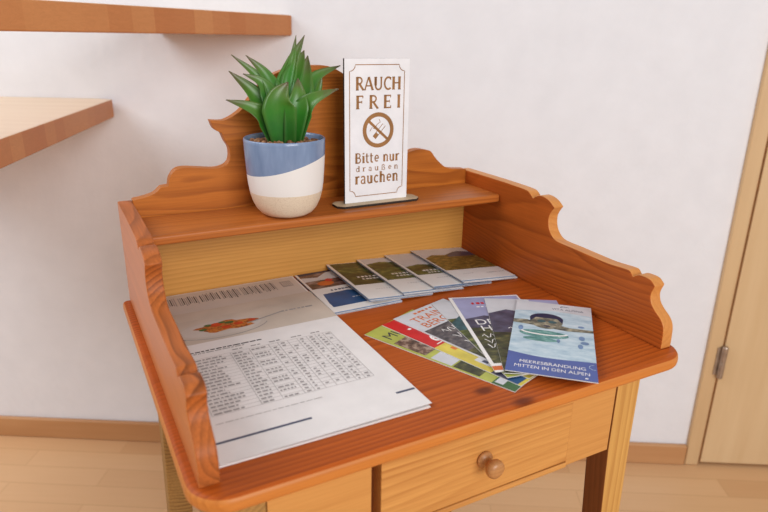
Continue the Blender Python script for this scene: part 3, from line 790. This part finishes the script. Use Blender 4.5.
def top_ink(bm, z):
    rect(bm, 0.0, 0.210, -0.0950, -0.0276, z, I('beige'))
    # picture: plate of food, its rim a pale ellipse
    cx, cy = 0.068, -0.064
    poly(bm, arc(cx, cy, 0.058, 0.026, 0, 360, 40)[:-1], z + E1, I('beige2'))
    poly(bm, arc(cx, cy + 0.001, 0.050, 0.021, 0, 360, 40)[:-1], z + 2 * E1, I('palegrey'))
    ribbon(bm, arc(cx, cy, 0.058, 0.026, 200, 345, 24), 0.0013, Matrix.Translation((0, 0, z + 3 * E1)), I('grey'))
    blob = []
    for k in range(28):
        a = 2 * PI * k / 28; rr_ = 1 + 0.16 * math.sin(5 * a) + 0.08 * math.sin(9 * a + 1)
        blob.append((cx + 0.009 + 0.036 * rr_ * math.cos(a), cy + 0.003 + 0.0135 * rr_ * math.sin(a)))
    poly(bm, blob, z + 4 * E1, I('dish'))
    for (dx, dy, r) in ((-0.004, 0.010, 0.0075), (0.022, 0.003, 0.006), (0.040, 0.006, 0.005), (0.006, -0.001, 0.006)):
        poly(bm, arc(cx + dx, cy + dy, r, r * 0.7, 0, 360, 14)[:-1], z + 5 * E1, I('tomato'))
    for (dx, dy, r) in ((-0.014, 0.012, 0.005), (0.012, 0.010, 0.006), (-0.022, 0.002, 0.005), (0.004, 0.014, 0.0045)):
        poly(bm, arc(cx + dx, cy + dy, r, r * 0.6, 0, 360, 10)[:-1], z + 6 * E1, I('green'))
    ribbon(bm, [(0.100, -0.066), (0.146, -0.052), (0.153, -0.050)], 0.0022, Matrix.Translation((0, 0, z + 5 * E1)), I('grey'))
    ribbon(bm, [(0.001, -0.078), (0.016, -0.080), (0.022, -0.080)], 0.0022, Matrix.Translation((0, 0, z + 3 * E1)), I('grey'))
    for k, w in enumerate((.004, .003, .005, .003, .004, .004, .006, .004)):
        rect(bm, 0.150 + k * 0.0056, 0.150 + k * 0.0056 + w, -0.0520, -0.0485, z + 2 * E1, I('grey'))
    def dashes(x0, x1, y, h, mi, mn=0.003, mx=0.009, gap=0.0014, zz=None):
        x = x0
        while x < x1:
            w = min(random.uniform(mn, mx), x1 - x)
            if w > 0.0008: rect(bm, x, x + w, y, y + h, zz or z + 2 * E1, mi)
            x += w + gap
    dashes(0.014, 0.102, -0.1175, 0.0022, I('dark')); dashes(0.014, 0.080, -0.1215, 0.0018, I('grey'))
    # the week's table: hairlines and rows of tiny writing
    tx0, tx1, ty0, ty1 = 0.0115, 0.183, -0.2515, -0.1330
    cols = [tx0, 0.060, 0.082, 0.105, 0.116, 0.128, 0.140, 0.152, 0.163, 0.173, tx1]
    for k in range(19):
        y = ty1 - (ty1 - ty0) * k / 18
        rect(bm, tx0, tx1, y - 0.0003, y + 0.0003, z + 2 * E1, I('midgrey'))
    for x in cols: rect(bm, x - 0.0004, x + 0.0004, ty0, ty1, z + 3 * E1, I('midgrey'))
    for k in range(18):
        y = ty1 - (ty1 - ty0) * (k + 0.78) / 18
        dashes(cols[0] + 0.002, cols[0] + random.uniform(0.022, 0.044), y, 0.0027, I('grey'), 0.002, 0.008)
        dashes(cols[1] + 0.002, cols[2] - random.uniform(0.002, 0.008), y, 0.0027, I('grey'), 0.002, 0.006)
        if k % 3 != 1: dashes(cols[2] + 0.002, cols[3] - 0.004, y, 0.0027, I('grey'), 0.002, 0.006)
        for c in range(3, 10):
            if random.random() < 0.8: rect(bm, cols[c] + 0.003, cols[c] + random.uniform(0.005, 0.0085), y, y + 0.0026, z + 2 * E1, I('grey'))
    for x in (0.064, 0.086, 0.108, 0.135, 0.160): dashes(x, x + 0.013, -0.1285, 0.0022, I('grey'))
    dashes(0.011, 0.118, -0.2665, 0.0013, I('midgrey'))
    rect(bm, 0.0012, 0.0945, -0.2963, -0.2933, z + E1, I('slate'))
    rect(bm, 0.187, 0.2085, -0.2943, -0.2912, z + E1, I('slate'))
sheet(0.0030, -0.0985, 0.0003, -0.008, 0.0022, 'white sheets lying undermost in the stack of menu sheets', None, 'paper_sheet', 4)
sheet(0.0010, -0.0030, 0.0027, 0.000, 0.0003, 'sheet with a band of small upright text, tucked against the back board', back_print)
sheet(0.0022, -0.0722, 0.0034, 0.002, 0.0003, 'beige-headed sheet mostly covered by the printed menu sheet', mid_print)
sheet(0.0024, -0.0995, 0.0040, 0.005, 0.0003, 'printed menu sheet with a plate of food above a table of text', top_print)

# ------------------------------------------------------------------ booklets at the back: shingled piles
def booklet(root_name, x, y, z, ang, tilt, n, label, group, art, edge='edges', lower=('ripple', 'white', 'ripple')):
    """a pile of n thin A6 booklets; each is a thing; only the top one shows its cover picture"""
    Bw, Bl, th = 0.1000, 0.1480, 0.0008
    for k in range(n):
        top = k == n - 1
        off = (random.uniform(-0.0008, 0.0016), random.uniform(-0.0050, -0.0020)) if not top else (0, 0)
        base = Matrix.Translation(Wd(x, y, z)) @ Matrix.Rotation(A + ang, 4, 'Z') @ Matrix.Rotation(tilt, 4, 'Y') @ Matrix.Translation((off[0], off[1], k * (th + 0.00012)))
        r = empty(root_name, base.to_translation(), 0, label[0] if top else label[1], 'booklet', group, rot=base.to_euler())
        bm = bmesh.new(); box(bm, 0, Bw, -Bl, 0, 0, th - 0.0002)
        obj('pages', bm, M[edge], r)
        bm = bmesh.new(); z0 = th - 0.0001
        box(bm, -0.0004, Bw, -Bl - 0.0002, 0.0002, th - 0.0002, z0, I('white'))
        for f in bm.faces: f.material_index = I('white') if top else I(lower[k % len(lower)])
        if top: art(bm, z0 + 0.00006, Bw, Bl)
        finish_print('cover', bm, r)
def bars(bm, x0, x1, y, h, z, mi, n):
    w = (x1 - x0) / n
    for k in range(n): rect(bm, x0 + k * w, x0 + k * w + w * random.uniform(0.5, 0.85), y, y + h, z, mi)
def hill(x0, x1, yb, pts): return [(x0, yb), (x1, yb)] + [(x0 + (x1 - x0) * u, v) for u, v in pts][::-1]
def art1(bm, z, w, l):
    rect(bm, 0.003, w, -0.064, 0, z, I('sunset'))
    poly(bm, hill(0.003, w, -0.034, [(0, -0.016), (.25, -0.022), (.45, -0.006), (.7, -0.004), (1, -0.012)]), z + E1, I('sky'))
    poly(bm, hill(0.003, w, 0.0, [(0, -0.008), (.3, -0.006), (.6, -0.003), (1, -0.006)]), z + 2 * E1, I('navy'))
    poly(bm, arc(0.030, -0.048, 0.013, 0.009, 0, 360, 10)[:-1], z + 2 * E1, I('orange'))
    poly(bm, arc(0.039, -0.038, 0.006, 0.006, 0, 360, 10)[:-1], z + 3 * E1, I('red'))
    bars(bm, 0.026, 0.070, -0.079, 0.0045, z + E1, I('slate'), 8)
    poly(bm, [(0.006, -0.118), (0.010, -0.086), (0.048, -0.084), (0.066, -0.092), (0.066, -0.120), (0.056, -0.133), (0.006, -0.133)], z + E1, I('blue'))
    bars(bm, 0.044, 0.058, -0.112, 0.002, z + 2 * E1, I('white'), 3)
def art_land(sky, land, far, title, split=-0.088):
    def f(bm, z, w, l):
        rect(bm, 0.004, w, split, -0.001, z, I(land))
        if sky: poly(bm, [(0.004, -0.001), (w, -0.001), (w, sky + 0.006), (w * .6, sky - 0.004), (w * .3, sky + 0.004), (0.004, sky - 0.004)], z + E1, I('sky'))
        if far: poly(bm, hill(0.004, w, (sky or -0.02) - 0.026, [(0, (sky or -0.02) - .012), (.2, (sky or -0.02) - .002), (.5, (sky or -0.02) - .012), (.75, (sky or -0.02) + .004), (1, (sky or -0.02) - 0.01)]), z + 2 * E1, I(far))
        if title:
            bars(bm, 0.022, 0.080, title, 0.0050, z + 3 * E1, I('white'), 9); bars(bm, 0.026, 0.072, title - 0.009, 0.0042, z + 3 * E1, I('white'), 8)
        bars(bm, 0.026, 0.056, -0.118, 0.0016, z + E1, I('midgrey'), 7)
    return f
def art5(bm, z, w, l):
    rect(bm, 0.002, w, -0.104, -0.001, z, I('wildflower'))
    poly(bm, [(0.002, -0.001), (w, -0.001), (w, -0.026), (.070, -0.020), (0.045, -0.034), (0.022, -0.030), (0.002, -0.044)], z + E1, I('sky'))
    poly(bm, hill(0.048, w, -0.044, [(0, -0.036), (.3, -0.024), (.6, -0.018), (1, -0.024)]), z + 2 * E1, I('mount'))
    bars(bm, 0.062, 0.096, -0.128, 0.0034, z + E1, I('midgrey'), 9); bars(bm, 0.020, 0.040, -0.124, 0.0016, z + E1, I('midgrey'), 5)
random.seed(5)
TI = math.radians(4.3)
GB = 'booklets along the back board'
B = lambda s: (s, s)
booklet('booklet', 0.2140, -0.0060, 0.0003, 0.000, 0.0, 4, ('booklet with orange flower and blue block on the cover, beside the menu', 'booklet lying under the one with the blue block, beside the menu'), GB, art1)
booklet('booklet', 0.2670, -0.0010, 0.0079, 0.000, TI, 4, ('dark green landscape booklet, second from the menu sheets', 'booklet lying under the dark green landscape one'), GB, art_land(None, 'forest', 'meadow', -0.068, -0.096))
booklet('booklet', 0.3190, -0.0010, 0.0079, 0.000, TI, 4, ('field booklet with white title, in the middle of the row at the back board', 'booklet lying under the middle one of the back row'), GB, art_land(-0.022, 'meadow', 'forest', -0.078, -0.098))
booklet('booklet', 0.3690, -0.0010, 0.0079, 0.000, TI, 4, ('pale-sky meadow booklet, second from the right-hand side board', 'booklet lying under the pale-sky meadow one'), GB, art_land(-0.058, 'meadow', 'forest', -0.086, -0.100))
booklet('booklet', 0.4180, -0.0010, 0.0088, 0.000, TI + 0.009, 4, ('autumn heath booklet at the right end of the row, against the side board', 'booklet lying under the autumn heath one by the side board'), GB, art5)

# ------------------------------------------------------------------ fanned leaflets
LW, LL, LT = 0.0985, 0.2040, 0.0010
def leaflet(p, d, z, label, art, tilt=0.0, w=LW, l=LL, pitch=0.0, edge='edges'):
    """p: far left corner, d: direction of the long left edge (towards the front)"""
    ang = math.atan2(d[1], d[0]) + PI / 2
    r = empty('leaflet', Wd(p[0], p[1], z), 0, label, 'leaflet', 'leaflets fanned out on the table top', rot=(Matrix.Rotation(A + ang, 4, 'Z') @ Matrix.Rotation(tilt, 4, 'Y') @ Matrix.Rotation(pitch, 4, 'X')).to_euler())
    bm = bmesh.new(); box(bm, 0, w, -l, 0, 0, LT - 0.0003); obj('pages', bm, M[edge], r)
    bm = bmesh.new(); box(bm, 0, w, -l, 0, LT - 0.0003, LT - 0.0001)
    for f in bm.faces: f.material_index = I('white')
    art(bm, LT - 0.00004, w, l); finish_print('cover', bm, r)
    return r
def a1(bm, z, w, l):
    rect(bm, 0, w, -l, 0, z, I('lime'))
    font_text(bm, 'MU', 0.008, -0.034, 0.022, z + E1, I('dark'))
    rect(bm, 0.004, 0.060, -0.088, -0.042, z + E1, I('crowd'))
    rect(bm, 0.003, 0.060, -0.124, -0.096, z + E1, I('sky'))
    rect(bm, 0.003, 0.070, -0.160, -0.126, z + E1, I('forest'))
    rect(bm, 0, w, -l, -0.176, z + E1, I('green')); rect(bm, 0.004, w * 0.7, -0.188, -0.178, z + 2 * E1, I('sky')); rect(bm, 0.055, w, -0.203, -0.190, z + 2 * E1, I('red'))
def a2(bm, z, w, l):
    rect(bm, 0, w, -l, 0, z, I('yellow'))
    rect(bm, 0, w, -0.086, 0, z + E1, I('red'))
    font_text(bm, 'e', 0.012, -0.078, 0.040, z + 2 * E1, I('white'), shear=0.2)
    ribbon(bm, [(0.010, -0.082), (0.050, -0.079)], 0.0016, Matrix.Translation((0, 0, z + 2 * E1)), I('white'))
    bars(bm, 0.014, 0.070, -0.034, 0.004, z + 2 * E1, I('white'), 7)
    bars(bm, 0.014, 0.054, -0.106, 0.008, z + E1, I('orange'), 5)
    rect(bm, 0.010, 0.070, -0.158, -0.136, z + E1, I('sky')); bars(bm, 0.013, 0.066, -0.152, 0.008, z + 2 * E1, I('slate'), 6)
    rect(bm, 0.0, w, -0.200, -0.166, z + E1, I('blue')); rect(bm, 0.0, w, -0.186, -0.166, z + 2 * E1, I('mount'))
def a3(bm, z, w, l):
    rect(bm, 0, w, -l, 0, z, I('sky'))
    bars(bm, 0.030, 0.075, -0.010, 0.004, z + E1, I('orange'), 6)
    font_text(bm, 'TRAIN', 0.012, -0.030, 0.020, z + 2 * E1, I('orange'))
    font_text(bm, 'BERGE', 0.012, -0.048, 0.020, z + 2 * E1, I('orange'))
    rect(bm, 0.002, w, -0.130, -0.052, z + E1, I('crowdgrey'))
    rect(bm, 0.002, w, -0.170, -0.120, z + 2 * E1, I('forest'))
    for k in range(3):
        ribbon(bm, [(0.020 + t * 0.0026, -0.068 - 0.019 * k + 0.006 * math.sin(t * 1.7 + k)) for t in range(18 - 3 * k)], 0.0014, Matrix.Translation((0, 0, z + 3 * E1)), I('white'))
    rect(bm, 0, w, -l, -0.172, z + 2 * E1, I('yellow'))
def a4(bm, z, w, l):
    rect(bm, 0, w, -l, 0, z, I('sky'))
    rect(bm, 0, w, -0.110, -0.052, z + E1, I('meadow'))
    poly(bm, hill(0, w, -0.086, [(0, -0.064), (.2, -0.046), (.5, -0.040), (.8, -0.050), (1, -0.044)]), z + 2 * E1, I('teal'))
    rect(bm, 0, w, -0.168, -0.092, z + 2 * E1, I('meadow'))
    rect(bm, 0, w, -l, -0.150, z + 3 * E1, I('lime'))
    ribbon(bm, [(0.040 + t * 0.003, -0.086 + 0.006 * math.sin(t * 1.5)) for t in range(16)], 0.0016, Matrix.Translation((0, 0, z + 4 * E1)), I('white'))
def a5(bm, z, w, l):
    rect(bm, 0.0045, w - 0.002, -0.186, -0.003, z, I('forest'))
    rect(bm, 0.0045, w - 0.002, -0.070, -0.003, z + E1, I('lilac'))
    poly(bm, hill(0.0045, w - 0.002, -0.096, [(0, -0.070), (.3, -0.062), (.55, -0.072), (1, -0.056)]), z + 2 * E1, I('mount'))
    bars(bm, 0.026, 0.086, -0.026, 0.006, z + 2 * E1, I('red'), 9); bars(bm, 0.030, 0.080, -0.036, 0.003, z + 2 * E1, I('white'), 8)
    font_text(bm, 'DEIN', 0.014, -0.088, 0.021, z + 3 * E1, I('white')); font_text(bm, 'HOF', 0.016, -0.106, 0.021, z + 3 * E1, I('white'))
    for k in range(3): ribbon(bm, [(0.012 + t * 0.003, -0.120 - 0.013 * k + 0.006 * math.sin(t * 1.9 + k)) for t in range(9 + 5 * k)], 0.0012, Matrix.Translation((0, 0, z + 3 * E1)), I('white'))
    rect(bm, 0.0, w, -0.201, -0.192, z + E1, I('orange'))
def a6(bm, z, w, l):
    rect(bm, 0, w, -l, 0, z, I('forest'))
    rect(bm, 0, w, -0.075, -0.000, z + E1, I('sky')); rect(bm, 0.06, w, -0.04, 0.0, z + 2 * E1, I('lilac'))
    poly(bm, hill(0, w, -0.090, [(0, -0.050), (.25, -0.036), (.55, -0.046), (.8, -0.066), (1, -0.070)]), z + 3 * E1, I('mount'))
    rect(bm, 0, w, -0.168, -0.078, z + 4 * E1, I('forest')); poly(bm, hill(0, w, -0.105, [(0, -0.074), (.4, -0.080), (.7, -0.086), (1, -0.080)]), z + 5 * E1, I('mount'))
    ribbon(bm, [(0.020 + t * 0.003, -0.094 + 0.004 * math.sin(t * 1.7)) for t in range(18)], 0.0016, Matrix.Translation((0, 0, z + 6 * E1)), I('white'))
def a7(bm, z, w, l):
    rect(bm, 0, w, -l, 0, z, I('water'))
    poly(bm, [(0, 0), (w, 0), (w, -0.030), (w * .5, -0.024), (0, -0.034)], z + 0.5 * E1, I('sky'))
    s = w / 0.0985
    M1 = Matrix.Translation((0, 0, z + 2 * E1)); M2 = Matrix.Translation((0, 0, z + 3 * E1))
    # arms stretched out to both sides, head with swim goggles, a pale float in front
    poly(bm, [(0.000, -0.062), (0.016, -0.060), (0.030, -0.066), (0.034, -0.076), (0.020, -0.074), (0.000, -0.072)], z + 2 * E1, I('skin'))
    poly(bm, [(0.052, -0.066), (0.068, -0.072), (w, -0.072), (w, -0.079), (0.066, -0.082), (0.050, -0.080)], z + 2 * E1, I('skin'))
    poly(bm, arc(0.040, -0.060, 0.020, 0.022, 0, 360, 24)[:-1], z + 3 * E1, I('skin'))
    poly(bm, arc(0.040, -0.052, 0.0205, 0.0160, 0, 180, 16) + [(0.0205, -0.062), (0.027, -0.050), (0.053, -0.050), (0.0595, -0.062)], z + 4 * E1, I('navy'))
    for dx in (-0.006, 0.0075): poly(bm, arc(0.040 + dx, -0.061, 0.0055, 0.0038, 0, 360, 14)[:-1], z + 5 * E1, I('teal'))
    poly(bm, arc(0.041, -0.074, 0.0045, 0.0018, 0, 360, 10)[:-1], z + 5 * E1, I('navy'))
    poly(bm, arc(0.038, -0.098, 0.029, 0.0105, 0, 360, 28)[:-1], z + 4 * E1, I('float'))
    ribbon(bm, arc(0.038, -0.0925, 0.027, 0.0075, 185, 355, 16), 0.0030, Matrix.Translation((0, 0, z + 5 * E1)), I('white'))
    poly(bm, arc(0.034, -0.113, 0.020, 0.0055, 0, 360, 20)[:-1], z + 3 * E1, I('float'))
    for (x, y, rx, ry) in ((0.082, -0.098, 0.0035, 0.006), (0.085, -0.110, 0.0050, 0.004), (0.080, -0.120, 0.003, 0.006), (0.010, -0.086, 0.003, 0.007), (0.082, -0.066, 0.004, 0.003), (0.055, -0.112, 0.002, 0.005)):
        poly(bm, arc(x, y, rx, ry, 0, 360, 12)[:-1], z + 3 * E1, I('ripple'))
    # ultramarine foot with a wave edge and the two-line title
    poly(bm, [(0, -l), (w, -l)] + [(w * t / 12, -0.155 - 0.004 * math.sin(t / 12 * 4.2) + 0.004 * (1 - t / 12) * 2 - 0.004) for t in range(12, -1, -1)], z + E1, I('ultra'))
    font_text(bm, 'MEERESBRANDUNG', 0.0135, -0.1760, 0.0095, z + 2 * E1, I('white'), width=0.070)
    font_text(bm, 'MITTEN IN DEN ALPEN', 0.0085, -0.1870, 0.0095, z + 2 * E1, I('white'), width=0.079)
    rect(bm, 0.083, 0.086, -0.1945, -0.192, z + 2 * E1, I('white'))
    ribbon(bm, arc(0.094, -0.167, 0.0060, 0.0055, 100, 280, 12), 0.0006, Matrix.Translation((0, 0, z + 2 * E1)), I('water'))
    # logo
    font_text(bm, 'VITA ALPINA', 0.046, -0.020, 0.0078, z + 2 * E1, I('slate'), width=0.040)
    for k in range(3): ribbon(bm, arc(0.060 + 0.0015 * k, -0.0095, 0.003 + 0.0012 * k, 0.0025, 20, 200, 8), 0.0008, Matrix.Translation((0, 0, z + 2 * E1)), I('blue'))
    bars(bm, 0.056, 0.080, -0.026, 0.0009, z + 2 * E1, I('midgrey'), 8)
random.seed(8)
ZS = 0.00125
leaflet((0.2234, -0.2251), (0.0804, -0.1861), 0.0003, 'lime green leaflet at the left end and bottom of the fan', a1)
leaflet((0.2535, -0.2133), (0.0331 + 0.012, -0.1400), 0.0003 + ZS, 'leaflet with red banner and yellow body, second in the fan', a2)
leaflet((0.2739, -0.2057), (0.0382, -0.1285), 0.0003 + 2 * ZS, 'leaflet with orange capitals above a dark mountain, third in the fan', a3)
leaflet((0.3420, -0.1890), (-0.0300, -0.1980), 0.0003 + 3 * ZS, 'leaflet with pale sky, teal hill and yellow-green meadow, in the middle of the fan', a4)
leaflet((0.3725, -0.1840), (-0.0671, -0.1934), 0.0003 + 4 * ZS, 'white-edged leaflet with lilac sky and small red title', a5)
leaflet((0.4150, -0.2090), (-0.0978, -0.1663), 0.0003 + 5 * ZS, 'dark mountain leaflet partly under the blue swimmer one', a6)
leaflet((0.4487, -0.2380), (-0.1341, -0.1438), 0.0003 + 7.0 * ZS, 'blue leaflet with a swimmer, on top at the right end of the fan', a7, w=0.0960, l=0.1985)

# ------------------------------------------------------------------ light
def area(name, loc, target, sx, sy, power, col):
    L = bpy.data.lights.new(name, 'AREA'); L.shape = 'RECTANGLE'; L.size = sx; L.size_y = sy; L.energy = power; L.color = col
    o = bpy.data.objects.new(name, L); COL.objects.link(o); o.location = loc
    o.rotation_euler = (Vector(target) - Vector(loc)).to_track_quat('-Z', 'Y').to_euler()
    return o
area('front_fill', (2.3, -3.4, 1.9), (0.6, -0.6, 0.7), 1.8, 1.6, 74, (1.0, 0.99, 0.985))  # added area light brightening the front-facing sides; no window is built
area('stairwell_skylight', (-1.3, -0.9, 2.45), (0.05, -0.3, 0.95), 1.7, 1.4, 38, (0.95, 0.97, 1.0))
w = bpy.data.worlds.new('room_light'); SC.world = w; w.use_nodes = True
bg = w.node_tree.nodes['Background']; bg.inputs[0].default_value = (0.95, 0.965, 1.0, 1); bg.inputs[1].default_value = 0.4

# ------------------------------------------------------------------ camera
cam = bpy.data.cameras.new('camera'); co = bpy.data.objects.new('camera', cam); COL.objects.link(co)
cam.sensor_width = 36.0; cam.lens = 626.4753 / 768 * 36.0
right = Vector((0.88402984, -0.46720259, 0.01459397)); down = Vector((-0.14176741, -0.2977386, -0.94406235)); fwd = Vector((0.44541357, 0.83251034, -0.32944391))
R3 = Matrix((right, -down, -fwd)).transposed()
co.matrix_world = Matrix.Translation(Wd(-0.0837, -0.8462, 0.345)) @ (RZ.to_3x3() @ R3).to_4x4()
cam.clip_start = 0.02
cam.dof.use_dof = True; cam.dof.focus_distance = 0.80; cam.dof.aperture_fstop = 5.6
SC.camera = co

SC.view_settings.view_transform = 'Standard'; SC.view_settings.look = 'None'
SC.view_settings.gamma = 1.0; SC.view_settings.use_curve_mapping = False
SC.view_settings.exposure = 0.0
